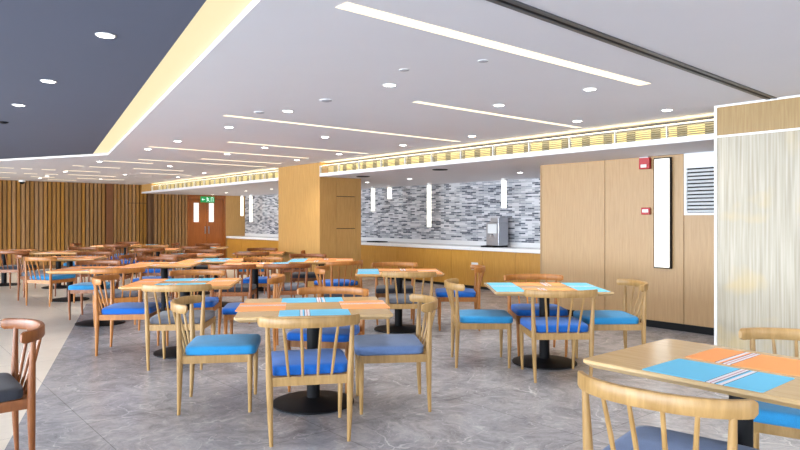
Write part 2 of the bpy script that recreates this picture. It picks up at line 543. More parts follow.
def duct_mat():
    m, nt, b = new_mat('duct_liner_striped')
    tc = nt.nodes.new('ShaderNodeTexCoord'); sp = nt.nodes.new('ShaderNodeSeparateXYZ')
    nt.links.new(tc.outputs['Object'], sp.inputs[0])
    md = nt.nodes.new('ShaderNodeMath'); md.operation = 'MULTIPLY'; md.inputs[1].default_value = 1 / 0.31
    fr = nt.nodes.new('ShaderNodeMath'); fr.operation = 'FRACT'
    nt.links.new(sp.outputs['Y'], md.inputs[0]); nt.links.new(md.outputs[0], fr.inputs[0])
    rp = nt.nodes.new('ShaderNodeValToRGB'); rp.color_ramp.interpolation = 'CONSTANT'
    rp.color_ramp.elements[0].color = lin(238, 226, 170)
    rp.color_ramp.elements[1].position = 0.62; rp.color_ramp.elements[1].color = lin(104, 99, 78)
    nt.links.new(fr.outputs[0], rp.inputs['Fac']); nt.links.new(rp.outputs['Color'], b.inputs['Base Color'])
    b.inputs['Roughness'].default_value = 0.8
    return m


M['duct'] = duct_mat()
M['blade'] = plain('shade_grey_louvre', lin(156, 148, 122), 0.5)  # grey puts the unlit underside of the blades into their colour
grille(2.87, CW0, 'long white louvred grille with warm glow along the bulkhead right of the column')
grille(CW1, W1 - 0.9, 'long white louvred grille with warm glow along the bulkhead left of the column')
struct('trim_1', MB().box(UB, UB + 0.25, W1 - 0.9, W1, SOF + 0.05, CEIL), M['wood_col'], 'golden wood end piece of the far bulkhead', cat='trim')

# ------------------------------------------------------------------ walls
# counter wall with mosaic
struct('wall_back', MB().box(U1, U1 + 0.15, 6.0, W1 + 0.15, 0, CEIL + 0.12), M['mosaic'], 'wall of thin white grey and black strip mosaic behind the buffet', cat='wall')
# oak veneer wall (recess right of the buffet) : panels with shadow gaps on a dark core
wr = struct('wall_right', MB().box(8.03, U1, 1.2, 6.12, 0, CEIL), M['dark'], 'oak veneer wall with tall seams right of the buffet counter', cat='wall')
seams = [1.2, 2.3, 3.3, 4.06 - 0.16, 5.03, 6.15]
for a, b in zip(seams[:-1], seams[1:]):
    MB().box(8.0, 8.03, a + 0.004, b - 0.004, 0.09, SOF).build('wall_panel', M['wood_wall'], wr, bevel=0.002)
MB().box(8.0, U1, 6.12, 6.15, 0, SOF).build('wall_panel', M['wood_wall'], wr)
struct('baseboard_right', MB().box(7.985, 8.03, 1.2, 6.15, 0, 0.09), M['black'], 'black skirting board along the oak veneer wall', cat='baseboard')

# partition at the right
pt = struct('wall_partition', MB().box(6.42, 6.52, W0, 2.80, 0, 2.515), M['panel'], 'pale oak folding partition panel at the right', cat='wall')
MB().box(6.40, 6.42, W0, 2.80, 2.235, 2.515).build('header_panel', M['panel_top'], pt)
for (a, b) in ((-5.9, -3.65), (-3.64, -1.43), (-1.42, 0.69), (0.70, 2.79)):
    MB().box(6.402, 6.42, a, b, 0.03, 2.22).build('leaf_panel', M['panel'], pt, bevel=0.002)
tr = MB().box(6.392, 6.53, 2.79, 2.815, 0, 2.53)
tr.box(6.394, 6.42, W0, 2.79, 2.218, 2.237).box(6.394, 6.42, W0, 2.79, 2.512, 2.53)
tr.build('edge_trim', M['white'], pt)
struct('wall_partition_side', MB().box(6.52, 8.1, 1.0, 1.2, 0, CEIL), M['wood_wall'], 'oak return wall hidden behind the folding partition', cat='wall')

# column
cl = struct('trim_2', MB().box(UB + 0.02, UB + 0.98, CW0 + 0.02, CW1 - 0.02, 0, CEIL), M['dark'], 'square golden oak clad column in the middle of the bulkhead', cat='column')
g = 0.004
def cpanel(*a): MB().box(*a).build('clad_panel', M['wood_col'], cl, bevel=0.002)
cpanel(UB, UB + 0.02, CW0, CW1, 0, CEIL)                                      # room face
for (ua, ub) in ((UB + 0.02, UB + 0.40),):
    cpanel(ua, ub - g, CW0, CW0 + 0.02, 0, CEIL)
for (za, zb) in ((0, 1.24), (1.25, 1.88), (1.89, SOF)):
    cpanel(UB + 0.40, UB + 0.86 - g, CW0, CW0 + 0.02, za, zb - g)
cpanel(UB + 0.86, UB + 1.0, CW0, CW0 + 0.02, 0, SOF)
cpanel(UB + 0.02, UB + 1.0, CW1 - 0.02, CW1, 0, SOF)
cpanel(UB + 0.98, UB + 1.0, CW0 + 0.02, CW1 - 0.02, 0, SOF)

# far slat wall with door
SW = W1
wl = struct('wall_far', MB().box(U0, U1 + 0.15, SW + 0.05, SW + 0.2, 0, CEIL + 0.12), M['slat_back'], 'far wall of vertical brown and golden wood slats', cat='wall')
s = MB()
u = 0.2
while u < 8.28:
    if not (5.73 < u < 5.93 or 6.98 < u < 7.1):
        s.box(u, u + 0.078, SW - 0.0, SW + 0.05, 0.1, (CEIL if u < 7.0 else SOF))
    u += 0.113
s.build('slat_facing', M['slat'], wl)
MB().box(5.74, 5.94, SW - 0.01, SW + 0.05, 0, CEIL).build('post', M['post'], wl)
MB().box(7.0, 7.1, SW - 0.01, SW + 0.05, 0, CEIL).build('post', M['slat_back'], wl)
MB().box(6.36, 6.96, SW - 0.006, SW + 0.002, 1.94, 1.955).build('concealed_door_seam', M['dark'], wl)
struct('baseboard_far', MB().box(U0, 8.28, SW - 0.01, SW + 0.05, 0, 0.1), M['slat_back'], 'dark skirting under the slat wall', cat='baseboard')
struct('wall_far_side', MB().box(9.62, U1, SW - 0.02, SW + 0.05, 0, SOF), M['wood_col'], 'narrow golden wood wall strip between double door and mosaic', cat='wall')
# double door
dr = struct('door_1', MB().box(8.28, 8.36, SW - 0.03, SW + 0.05, 0, 2.2).box(9.54, 9.62, SW - 0.03, SW + 0.05, 0, 2.2).box(8.28, 9.62, SW - 0.03, SW + 0.05, 2.12, 2.255),
            M['wood_door'], 'reddish wood double door with two narrow lit windows below the exit sign', cat='door')
for k, (ua, ub, wa) in enumerate(((8.37, 8.945, 8.50), (8.955, 9.53, 9.03))):
    lf = MB()
    lf.box(ua, wa, SW, SW + 0.045, 0.01, 2.11).box(wa + 0.18, ub, SW, SW + 0.045, 0.01, 2.11)
    lf.box(wa, wa + 0.18, SW, SW + 0.045, 0.01, 1.345).box(wa, wa + 0.18, SW, SW + 0.045, 1.99, 2.11)
    l = lf.build('door_leaf', M['wood_door'], dr)
    MB().box(wa, wa + 0.18, SW + 0.015, SW + 0.03, 1.345, 1.99).build('vision_pane', M['daypane'], l)
    hu = ub - 0.07 if k == 0 else ua + 0.05
    MB().box(hu, hu + 0.02, SW - 0.05, SW, 0.95, 1.2).build('door_handle', M['steel'], l)

# walls with the windows behind the camera and at the left
fw = MB()
for k in range(5):
    pass
fw.box(U0 - 0.15, 6.5, W0 - 0.15, W0, 0, 0.35).box(U0 - 0.15, 6.5, W0 - 0.15, W0, 2.42, CEIL + 0.12)
for uu in (-8.15, -4.9, -1.9, 1.1, 4.1, 6.0):
    fw.box(uu, uu + 0.5, W0 - 0.15, W0, 0.35, 2.42)
struct('wall_front', fw, M['white'], 'white window wall behind the viewer', cat='wall')
lw = MB().box(U0 - 0.15, U0, W0, W1, 0, 0.35).box(U0 - 0.15, U0, W0, W1, 2.42, CEIL + 0.12)
for k in range(9):
    ww = W0 + k * 3.35 - (0.4 if k == 8 else 0)
    lw.box(U0 - 0.15, U0, ww, min(ww + 0.4, W1), 0.35, 2.42)
struct('wall_left', lw, M['white'], 'white window wall far left of the viewer', cat='wall')
struct('wall_closing', MB().box(6.5, U1, W0 - 0.15, W0, 0, CEIL + 0.12).box(U1, U1 + 0.15, W0, 6.0, 0, CEIL + 0.12), M['white'], 'plain wall behind the partition', cat='wall')
wi = 1
for a, b in zip((-8.15, -4.9, -1.9, 1.1), (-4.9, -1.9, 1.1, 4.1)):
    fo = struct('window_%d' % wi, MB().box(a + 0.5, b, W0 - 0.10, W0 - 0.04, 0.35, 0.41).box(a + 0.5, b, W0 - 0.10, W0 - 0.04, 2.36, 2.42), M['offwhite'],
                'tall window behind the viewer, %s' % ('leftmost', 'second', 'third', 'rightmost')[(wi - 1) % 4], cat='window')
    MB().box(a + 0.5, b, W0 - 0.075, W0 - 0.065, 0.41, 2.36).build('pane', M['glass'], fo)
    wi += 1
for k in range(8):
    a = W0 + k * 3.35 + 0.4; b = W0 + (k + 1) * 3.35 - (0.4 if k == 7 else 0)
    fo = struct('window_%d' % wi, MB().box(U0 - 0.10, U0 - 0.04, a, b, 0.35, 0.41).box(U0 - 0.10, U0 - 0.04, a, b, 2.36, 2.42), M['offwhite'],
                'tall window in the left wall, %s from the near corner' % ('first', 'second', 'third', 'fourth', 'fifth', 'sixth', 'seventh', 'eighth')[k], cat='window')
    MB().box(U0 - 0.075, U0 - 0.065, a, b, 0.41, 2.36).build('pane', M['glass'], fo)
    wi += 1

# partition track in the ceiling
def track_strip(mb, d0, d1, z0, z1):
    wa, wb = 1.944, 2.2965
    return mb.prism([(-3.0, wa + d0), (6.40, wb + d0), (6.40, wb + d1), (-3.0, wa + d1)], z0, z1)
t = track_strip(track_strip(MB(), -0.045, -0.014, CEIL - 0.008, CEIL), 0.014, 0.045, CEIL - 0.008, CEIL).build('partition_track', M['track'])
t.rotation_euler = (0, 0, ANG)
tag(t, 'dark grey metal partition track running across the white ceiling', 'ceiling track')
track_strip(MB(), -0.014, 0.014, CEIL - 0.003, CEIL - 0.0005).build('track_groove', M['black'], t)

# ------------------------------------------------------------------ buffet counter
bc = room('buffet_counter', UC, 6.16, 0, 'long white topped buffet counter with honey oak front', 'counter')
LC = W1 - 0.05 - 6.16
DEP = U1 - UC - 0.002
MB().box(-0.03, DEP, 0, LC, 0.79, 0.86).build('worktop', M['counter'], bc, bevel=0.004)
MB().box(DEP - 0.02, DEP, 0, LC, 0.86, 0.95).build('upstand', M['counter'], bc)
MB().box(0.02, DEP, 0.01, LC, 0.08, 0.79).build('carcass', M['dark'], bc)
MB().box(0.05, DEP, 0.01, LC, 0.0, 0.08).build('plinth', M['dark'], bc)
wcuts = [0.0, 1.0, 1.85, 2.71, 3.61, 4.5, 5.4, 6.3, 7.2, 8.1, 9.0, 9.9, 10.8, 11.7, 12.6, 13.5, LC]
for a, b in zip(wcuts[:-1], wcuts[1:]):
    MB().box(0.0, 0.02, a + 0.004, b - 0.004, 0.06, 0.785).build('door_panel', M['wood_front'], bc, bevel=0.002)
t = room('socket_plate', UC, 9.08, 0.44, 'small grey socket plate on the oak counter front', 'socket')
MB().box(-0.012, 0.0, -0.09, 0.09, -0.05, 0.1).build('cover_plate', M['offwhite'], t, bevel=0.003)
MB().box(-0.015, -0.012, -0.03, 0.03, -0.005, 0.055).build('socket_insert', M['steel'], t)

# drinks dispenser
t = room('drinks_dispenser', 10.05, 8.80, 0.86, 'stainless steel drinks dispenser standing on the white buffet counter', 'dispenser')
MB().box(-0.17, 0.12, -0.17, 0.17, 0.03, 0.50).build('body', M['steel'], t, bevel=0.008)
MB().box(-0.175, 0.12, -0.17, 0.04, 0.50, 0.60).box(-0.04, 0.12, 0.04, 0.17, 0.50, 0.60).build('hopper', M['steel'], t, bevel=0.006)
MB().box(-0.183, -0.17, -0.12, 0.12, 0.28, 0.47).build('front_panel', M['offwhite'], t, bevel=0.003)
MB().tube([(-0.17, 0, 0.26), (-0.23, 0, 0.26), (-0.24, 0, 0.20)], [0.016, 0.016, 0.012]).build('spout', M['steel'], t, smooth=True)
MB().box(-0.34, -0.17, -0.17, 0.17, 0.0, 0.03).build('drip_tray', M['black'], t, bevel=0.004)
MB().box(-0.17, 0.12, -0.16, 0.16, 0.0, 0.03).build('base', M['black'], t)
t = room('serving_tray', 9.86, 12.6, 0.86, 'thin dark tray lying on the white counter beside the column', 'tray')
MB().box(-0.14, 0.14, -0.22, 0.22, 0, 0.008).build('tray_base', M['black'], t)
MB().box(-0.15, -0.14, -0.23, 0.23, 0, 0.025).box(0.14, 0.15, -0.23, 0.23, 0, 0.025).box(-0.14, 0.14, -0.23, -0.22, 0, 0.025).box(-0.14, 0.14, 0.22, 0.23, 0, 0.025).build('rim', M['black'], t)

# pendant tubes over the counter
for (w, zb, lab) in ((8.51, 1.655, 'short glowing pendant tube hanging above the drinks dispenser'),
                     (10.73, 1.254, 'longest glowing pendant tube hanging against the mosaic right of the column'),
                     (12.16, 1.93, 'shortest glowing pendant tube, second from the column'),
                     (12.82, 1.64, 'glowing pendant tube hanging nearest the right side of the column'),
                     (19.45, 1.35, 'longer of the two glowing pendant tubes left of the column'),
                     (20.1, 1.55, 'shorter glowing pendant tube nearest the far double door')):
    t = room('pendant_lamp', 9.9, w, zb, lab, 'pendant lamp', 'tube pendants over the buffet')
    hgt = SOF - zb
    MB().lathe([(0.047, 0.0), (0.05, 0.008), (0.05, hgt - 0.05)], n=20).build('glowing_tube', M['pendant'], t, smooth=True)
    MB().lathe([(0.054, hgt - 0.05), (0.054, hgt)], n=20).build('ceiling_cap', M['white'], t, smooth=True)

# ------------------------------------------------------------------ things on the oak wall
t = room('wall_sconce', 8.0, 4.165, 0.785, 'tall narrow glowing wall light in a dark frame on the oak wall', 'wall light')
MB().box(-0.05, 0.0, -0.115, -0.10, 0, 1.44).box(-0.05, 0.0, 0.10, 0.115, 0, 1.44).box(-0.05, 0, -0.10, 0.10, 0, 0.015).box(-0.05, 0, -0.1, 0.1, 1.425, 1.44).build('sconce_frame', M['dark'], t)
MB().box(-0.055, 0.0, -0.099, 0.099, 0.016, 1.424).build('diffuser', M['sconce'], t)
t = room('fire_alarm', 8.0, 4.41, 2.09, 'red fire alarm sounder with white strobe high on the oak wall', 'fire alarm')
MB().box(-0.06, 0.0, -0.075, 0.075, 0.0, 0.15).build('sounder', M['red'], t, bevel=0.008)
MB().lathe([(0.03, 0), (0.03, 0.001)], n=8).bm.free()
MB().box(-0.075, -0.06, -0.04, 0.04, 0.02, 0.06).build('strobe', M['white'], t, bevel=0.004)
MB().box(-0.05, 0.0, -0.05, 0.07, 0.15, 0.162).build('bracket', M['offwhite'], t)
t = room('call_point', 8.0, 4.405, 1.485, 'small red fire call point with white label on the oak wall', 'call point')
MB().box(-0.035, 0.0, -0.06, 0.06, 0, 0.095).build('housing', M['red'], t, bevel=0.005)
MB().box(-0.038, -0.035, -0.042, 0.042, 0.03, 0.07).build('label_plate', M['white'], t)
t = room('air_vent', 8.0, 3.5, 1.475, 'white framed louvred return air vent on the oak wall by the partition', 'air vent')
v = MB().box(-0.03, 0, -0.385, 0.385, 0, 0.03).box(-0.03, 0, -0.385, 0.385, 0.59, 0.78).box(-0.03, 0, -0.385, -0.35, 0.03, 0.59).box(-0.03, 0, 0.35, 0.385, 0.03, 0.59)
v.build('vent_frame', M['offwhite'], t)
MB().box(-0.004, 0, -0.35, 0.35, 0.03, 0.59).build('vent_back', M['dark'], t)
v = MB()
for k in range(12):
    z = 0.04 + k * 0.046
    v.rings([[(-0.028, -0.35, z), (-0.006, -0.35, z + 0.026), (-0.004, -0.35, z + 0.022), (-0.026, -0.35, z - 0.004)],
             [(-0.028, 0.35, z), (-0.006, 0.35, z + 0.026), (-0.004, 0.35, z + 0.022), (-0.026, 0.35, z - 0.004)]])
v.build('louvre', M['offwhite'], t)

# exit sign
t = room('exit_sign', 8.96, SW - 0.03, 2.0 + 0.005, 'green lit exit sign hanging above the reddish double door', 'exit sign')
MB().box(-0.24, 0.24, -0.035, 0.0, 0, 0.2).build('sign_box', M['exit'], t, bevel=0.004)
pic = MB()
pic.lathe([(0.016, -0.0385), (0.016, -0.0355)], n=12)
for vv in pic.bm.verts:
    xx, yy, zz = vv.co; vv.co = (xx - 0.02, zz, yy + 0.165)
def limb(a, b, r=0.009):
    d = Vector((b[0] - a[0], b[1] - a[1])).normalized(); nx, nz = -d.y * r, d.x * r
    pic.rings([[(a[0] + nx, -0.0385, a[1] + nz), (a[0] - nx, -0.0385, a[1] - nz), (b[0] - nx, -0.0385, b[1] - nz), (b[0] + nx, -0.0385, b[1] + nz)],
               [(a[0] + nx, -0.0355, a[1] + nz), (a[0] - nx, -0.0355, a[1] - nz), (b[0] - nx, -0.0355, b[1] - nz), (b[0] + nx, -0.0355, b[1] + nz)]])
for a, b, r in (((-0.01, 0.145), (0.01, 0.085), 0.014), ((-0.01, 0.14), (-0.05, 0.11), 0.008), ((0.0, 0.135), (0.045, 0.12), 0.008),
                ((0.01, 0.085), (-0.025, 0.06), 0.009), ((-0.025, 0.06), (-0.03, 0.025), 0.009), ((0.01, 0.085), (0.04, 0.05), 0.009), ((0.04, 0.05), (0.075, 0.04), 0.009),
                ((-0.20, 0.10), (-0.10, 0.10), 0.010), ((-0.20, 0.10), (-0.165, 0.135), 0.009), ((-0.20, 0.10), (-0.165, 0.065), 0.009),
                ((0.12, 0.03), (0.12, 0.17), 0.008), ((0.12, 0.17), (0.19, 0.17), 0.008), ((0.19, 0.17), (0.19, 0.03), 0.008)):
    limb(a, b, r)
pic.build('pictogram', M['exit_white'], t)
# security dome camera
t = room('security_camera', 3.45, SW - 0.25, CEIL - 0.11, 'small white security dome camera on the ceiling before the slat wall', 'camera')
MB().lathe([(0.02, 0.0), (0.055, 0.02), (0.07, 0.055), (0.07, 0.06)], n=20).build('dome', M['black'], t, smooth=True)
MB().lathe([(0.085, 0.06), (0.085, 0.11)], n=20).build('housing', M['white'], t, smooth=True)

# ------------------------------------------------------------------ ceiling fittings
slots = [(2.73, 1.9, 4.93), (4.52, 3.99, 6.62), (6.42, 2.96, 6.5), (8.57, 4.01, 6.5), (9.9, 3.35, 6.16), (11.22, 4.73, 6.35), (12.1, 3.9, 6.5),
         (12.82, 3.49, 4.4), (14.35, 3.31, 3.52), (14.4, 3.64, 4.25), (14.3, 4.5, 5.6), (15.88, 2.26, 2.51), (15.9, 2.65, 2.86), (15.86, 3.04, 3.31), (15.88, 3.51, 4.25),
         (15.58, 5.06, 6.3), (17.5, 2.49, 2.82), (17.52, 2.98, 3.26), (17.42, 3.41, 3.69), (17.27, 3.88, 5.0), (18.73, 3.33, 3.89), (18.6, 4.4, 5.6), (19.52, 2.77, 3.0), (19.7, 3.93, 4.64)]
slot_lab = ['widest light slot, crossing the white ceiling beside the partition track',
            'bright light slot on the white ceiling above the buffet right end',
            'long light slot on the ceiling right before the wood column',
            'light slot ending at the bulkhead just right of the wood column',
            'long light slot on the ceiling left of the wood column, nearest row',
            'short light slot left of the wood column, second row',
            'light slot left of the wood column, third row']
SLOT_ROWS = [(12.82,), (14.3, 14.35, 14.4), (15.58, 15.86, 15.88, 15.9), (17.27, 17.42, 17.5, 17.52), (18.6, 18.73), (19.52, 19.7)]


def far_slot(i):
    for k, ws in enumerate(SLOT_ROWS):
        if slots[i][0] in ws:
            row = sorted([q for q in slots[7:] if q[0] in ws], key=lambda q: q[1])
            n = row.index(slots[i])
            rn = ['sixth', 'fifth', 'fourth', 'third', 'second', 'nearest'][k]
            cn = ['leftmost', 'second from left', 'third from left', 'fourth from left', 'fifth from left'][n]
            return 'thin ceiling light slot, %s in the %s row from the slat wall' % (cn, rn)


for i, (w, ua, ub) in enumerate(slots):
    lab = slot_lab[i] if i < len(slot_lab) else far_slot(i)
    t = room('ceiling_light_slot', (ua + ub) / 2, w, CEIL - 0.004, lab, 'ceiling light', 'light slots in the white ceiling')
    h = (ub - ua) / 2
    wd = 0.052 if i == 0 else 0.036
    MB().box(-h, h, -wd, wd, 0.0, 0.004).build('diffuser', M['slot'], t)

first = {}


def dup(root, loc, rz=None):
    r = root.copy(); COL.objects.link(r)
    r.location = loc
    if rz is not None: r.rotation_euler = (0, 0, rz)
    for ch in list(root.children):
        c = ch.copy(); COL.objects.link(c); c.parent = r
        for gch in list(ch.children):
            d = gch.copy(); COL.objects.link(d); d.parent = c
    return r


def downlight(u, w, z, label, group, power=SPOT_W):
    x, y = XY(u, w)
    key = group
    if 'dl' not in first:
        t = empty('ceiling_downlight', (x, y, z), 0, label, 'downlight', group)
        MB().rings([[(r * math.cos(2 * math.pi * k / 24), r * math.sin(2 * math.pi * k / 24), zz) for k in range(24)]
                    for r, zz in ((0.047, 0.0), (0.049, -0.006), (0.06, -0.004), (0.06, 0.0))], cap=False).build('trim_ring', M['white'], t, smooth=True)
        MB().lathe([(0.047, -0.004), (0.047, -0.001)], n=24).build('lens', M['lens'], t)
        ld = bpy.data.lights.new('spot_beam', 'SPOT'); ld.energy = power; ld.spot_size = math.radians(125); ld.spot_blend = 0.8
        ld.color = (1.0, 0.93, 0.82); ld.shadow_soft_size = 0.06
        lo = bpy.data.objects.new('spot_beam', ld); COL.objects.link(lo); lo.location = (0, 0, -0.03); lo.parent = t
        first['dl'] = t
        return t
    t = dup(first['dl'], (x, y, z))
    tag(t, label, 'downlight', group)
    return t


white_dl = [(4.75, 3.13), (4.73, 4.13), (3.34, 4.10), (3.34, 5.75), (6.25, 3.22), (6.17, 4.23), (6.21, 5.89), (4.77, 7.23), (3.38, 7.2), (3.42, 8.94),
            (4.75, 8.87), (6.17, 7.26), (6.18, 8.94), (6.2, 10.34), (4.73, 10.16), (3.45, 10.25), (4.88, 13.18), (3.48, 13.03), (6.23, 14.62), (6.29, 16.42),
            (3.59, 16.23), (3.6, 18.18), (4.95, 16.35), (4.99, 18.57), (3.63, 19.17)]
ORD = ['nearest', 'second', 'third', 'fourth', 'fifth', 'sixth', 'seventh', 'eighth', 'ninth', 'tenth', 'eleventh']
for c, ua, ub in (('in the row beside the slate ceiling', 0, 4), ('in the middle row of the white ceiling', 4, 5.5), ('in the row next to the bulkhead', 5.5, 9)):
    row = sorted([p for p in white_dl if ua <= p[0] < ub], key=lambda p: p[1])
    for k, (u, w) in enumerate(row):
        lab = 'round downlight %s, %s' % (c, 'nearest to the viewer' if k == 0 else ('farthest from the viewer' if k == len(row) - 1 else ORD[k] + ' from the viewer'))
        downlight(u, w, CEIL, lab, 'white ceiling downlights')
for k, (u, w) in enumerate([(3.34, 0.7), (4.75, 0.7), (6.0, 0.7), (3.34, -0.8), (4.75, -0.8), (1.9, -0.8), (0.4, -1.2)]):  # unseen downlights, added to brighten the near right of the room
    downlight(u, w, CEIL, 'added downlight out of view %s' % ('above the right edge table', 'above the partition', 'right beside the partition top', 'right of the viewer', 'far right of the viewer', 'just beside the viewer', 'behind the viewer')[k], 'white ceiling downlights')
for i, (u, w) in enumerate([(1.13, 4.1), (1.15, 5.75), (1.17, 7.13)]):
    downlight(u, w, CEIL, ['nearest and biggest downlight in the slate ceiling', 'second downlight in the slate ceiling row', 'third and farthest downlight in the slate ceiling row'][i], 'slate ceiling downlights')
for (u, w, lab) in [(8.91, 7.29, 'soffit downlight above the buffet right end by the oak wall'), (8.55, 9.85, 'soffit downlight above the buffet middle'),
                    (8.59, 11.34, 'soffit downlight behind the wood column'), (8.6, 18.5, 'soffit downlight near the double door'),
                    (8.5, 17.0, 'soffit downlight over the left buffet, second from the column'), (8.5, 15.5, 'soffit downlight over the left buffet just left of the column'),
                    (8.86, 20.1, 'soffit downlight directly above the exit sign')]:
    downlight(u, w, SOF, lab, 'soffit downlights')


def ceiling_round(name, u, w, z, r, h, mat, label, cat, group=None):
    x, y = XY(u, w)
    t = empty(name, (x, y, z), 0, label, cat, group)
    MB().lathe([(r * 0.55, -h), (r, -h * 0.5), (r, 0)], n=24).build('cover', mat, t, smooth=True)
    MB().lathe([(r * 1.15, -0.004), (r * 1.15, 0)], n=24).build('mounting_ring', M['offwhite'] if mat is not M['black'] else M['black'], t)
    return t


ceiling_round('smoke_detector', 3.31, 5.0, CEIL, 0.055, 0.016, M['ceil_grey'], 'pale round smoke detector left of the widest light slot', 'smoke detector')
ceiling_round('ceiling_sprinkler', 3.09, 3.62, CEIL, 0.035, 0.008, M['ceil_grey'], 'small ceiling sprinkler just left of the widest light slot', 'sprinkler')
ceiling_round('ceiling_sprinkler', 3.34, 3.06, CEIL, 0.035, 0.008, M['ceil_grey'], 'small ceiling sprinkler close beside the widest light slot', 'sprinkler')
ceiling_round('smoke_detector', 3.15, 6.0, CEIL, 0.05, 0.014, M['ceil_grey'], 'pale round smoke detector at the head of the column light slot', 'smoke detector')
ceiling_round('ceiling_sprinkler', 1.24, 8.48, CEIL, 0.045, 0.02, M['black'], 'dark sprinkler at the left edge of the slate ceiling', 'sprinkler')
for (u, w, lab) in [(7.37, 7.72, 'round dark ceiling speaker in the soffit, right one'), (7.39, 9.88, 'round dark ceiling speaker in the soffit beside the column')]:
    x, y = XY(u, w)
    t = empty('ceiling_speaker', (x, y, SOF), 0, lab, 'speaker', 'soffit speakers')
    MB().lathe([(0.12, -0.012), (0.13, -0.006), (0.13, 0)], n=28).build('speaker_grille', M['black'], t, smooth=True)

# ------------------------------------------------------------------ furniture
def ring(hx, hy, ex, n, z, cy=0.0, taper=0.0):
    pts = []
    for k in range(n):
        a = 2 * math.pi * (k + 0.5) / n
        c, s_ = math.cos(a), math.sin(a)
        px = hx * math.copysign(abs(c) ** (2 / ex), c); py = hy * math.copysign(abs(s_) ** (2 / ex), s_)
        pts.append((px * (1 + taper * py / hy), py + cy, z))
    return pts


def rail_point(a):
    A = math.radians(76)
    x = 0.32 * math.sin(a) / math.sin(A)
    y = -0.345 + 0.155 * (1 - math.cos(a)) / (1 - math.cos(A))
    return x, y


def chair_parts():
    P = []
    # seat cushion
    m = MB()
    rs = []
    for f, z in ((0.97, 0.428), (0.99, 0.432), (1.0, 0.442), (1.0, 0.468), (0.99, 0.480), (0.965, 0.488), (0.9, 0.493), (0.6, 0.498), (0.25, 0.50)):
        rs.append(ring(0.262 * f, 0.258 * f, 9 if f > 0.9 else 5, 52, z, 0.032, 0.03))
    m.rings(rs)
    P.append(('seat_cushion', m, 'cushion'))
    # seat frame
    m = MB()
    m.box(-0.235, 0.235, 0.232, 0.256, 0.372, 0.428).box(-0.235, 0.235, -0.262, -0.238, 0.372, 0.428)
    m.box(-0.262, -0.238, -0.24, 0.235, 0.372, 0.428).box(0.238, 0.262, -0.24, 0.235, 0.372, 0.428)
    m.box(-0.238, 0.238, -0.238, 0.232, 0.414, 0.427)
    P.append(('seat_frame', m, 'wood'))
    for sx in (-1, 1):
        m = MB().tube([(sx * 0.243, 0.243, 0.0), (sx * 0.247, 0.244, 0.15), (sx * 0.25, 0.244, 0.33), (sx * 0.25, 0.244, 0.428)], [0.012, 0.016, 0.0205, 0.0205], 12)
        P.append(('leg', m, 'wood'))
        x, y = rail_point(math.radians(54)); x *= sx
        m = MB().tube([(sx * 0.243, -0.262, 0.0), (sx * 0.249, -0.256, 0.16), (sx * 0.253, -0.252, 0.36), (sx * 0.255, -0.252, 0.45),
                       (sx * 0.262, -0.256, 0.62), (x, y, 0.757)], [0.012, 0.017, 0.022, 0.022, 0.017, 0.013], 12)
        P.append(('leg', m, 'wood'))
    # bent top rail
    m = MB(); rs = []
    N = 28
    for i in range(N + 1):
        f = -1 + 2 * i / N
        a = math.radians(76) * f
        x, y = rail_point(a)
        x2, y2 = rail_point(a + 0.01)
        d = Vector((x2 - x, y2 - y, 0)).normalized(); nrm = Vector((-d.y, d.x, 0))
        e = max(0.0, (abs(f) - 0.93) / 0.07)
        hh = 0.032 * (1 - 0.35 * e * e); th = 0.0125 * (1 - 0.3 * e * e) * (1.15 - 0.15 * abs(f))
        zc = 0.778 - 0.004 * abs(f)
        prof = [(-1, -0.75), (-0.7, -1), (0.7, -1), (1, -0.75), (1, 0.75), (0.7, 1), (-0.7, 1), (-1, 0.75)]
        rs.append([(x + nrm.x * th * p, y + nrm.y * th * p, zc + hh * q + 0.004 * p * 0) for p, q in prof])
    m.rings(rs)
    P.append(('top_rail', m, 'wood'))
    for xb, deg in ((-0.135, -31), (-0.047, -10.5), (0.047, 10.5), (0.135, 31)):
        x, y = rail_point(math.radians(deg))
        m = MB().tube([(xb, -0.25, 0.42), ((xb + x) / 2, (-0.25 + y) / 2, 0.60), (x, y, 0.757)], [0.0085, 0.0105, 0.0085], 8)
        P.append(('spindle', m, 'wood'))
    return P


CH = []
for nm, mb, kind in chair_parts():
    o = mb.build(nm, M['ash'], None, smooth=True)
    CH.append((nm, o.data, kind))
    bpy.data.objects.remove(o)
_var = {}


def variant(nm, me, mat):
    k = (me.name, mat.name)
    if k not in _var:
        c = me.copy(); c.name = nm
        c.materials.clear(); c.materials.append(mat)
        _var[k] = c
    return _var[k]


WOODNAME = {'ash': 'ash', 'oak': 'oak', 'walnut': 'walnut'}  # tone names; oak and walnut on far chairs carry painted warm light
SEATNAME = {'royal': 'royal blue', 'teal': 'turquoise', 'grey': 'grey', 'denim': 'denim blue', 'charcoal': 'charcoal'}
chair_pos = []


def chair(x, y, phi, wd, cu, where):
    """phi: heading of the sitter in degrees, 0 looks away from the viewer, positive turns left"""
    lab = '%s-toned chair, %s seat, %s' % (WOODNAME[wd], SEATNAME[cu], where)
    t = empty('dining_chair', (x, y, 0), math.radians(phi), lab, 'chair', 'spindle-back dining chairs')
    for nm, me, kind in CH:
        o = bpy.data.objects.new(nm, variant(nm, me, M[cu] if kind == 'cushion' else M[wd]))
        COL.objects.link(o); o.parent = t
    chair_pos.append((x, y, phi, lab))
    return t


def round_rect(hx, hy, r, n=5):
    pts = []
    for cx, cy, a0 in ((hx - r, hy - r, 0), (-hx + r, hy - r, 90), (-hx + r, -hy + r, 180), (hx - r, -hy + r, 270)):
        for k in range(n + 1):
            a = math.radians(a0 + 90 * k / n)
            pts.append((cx + r * math.cos(a), cy + r * math.sin(a)))
    return pts


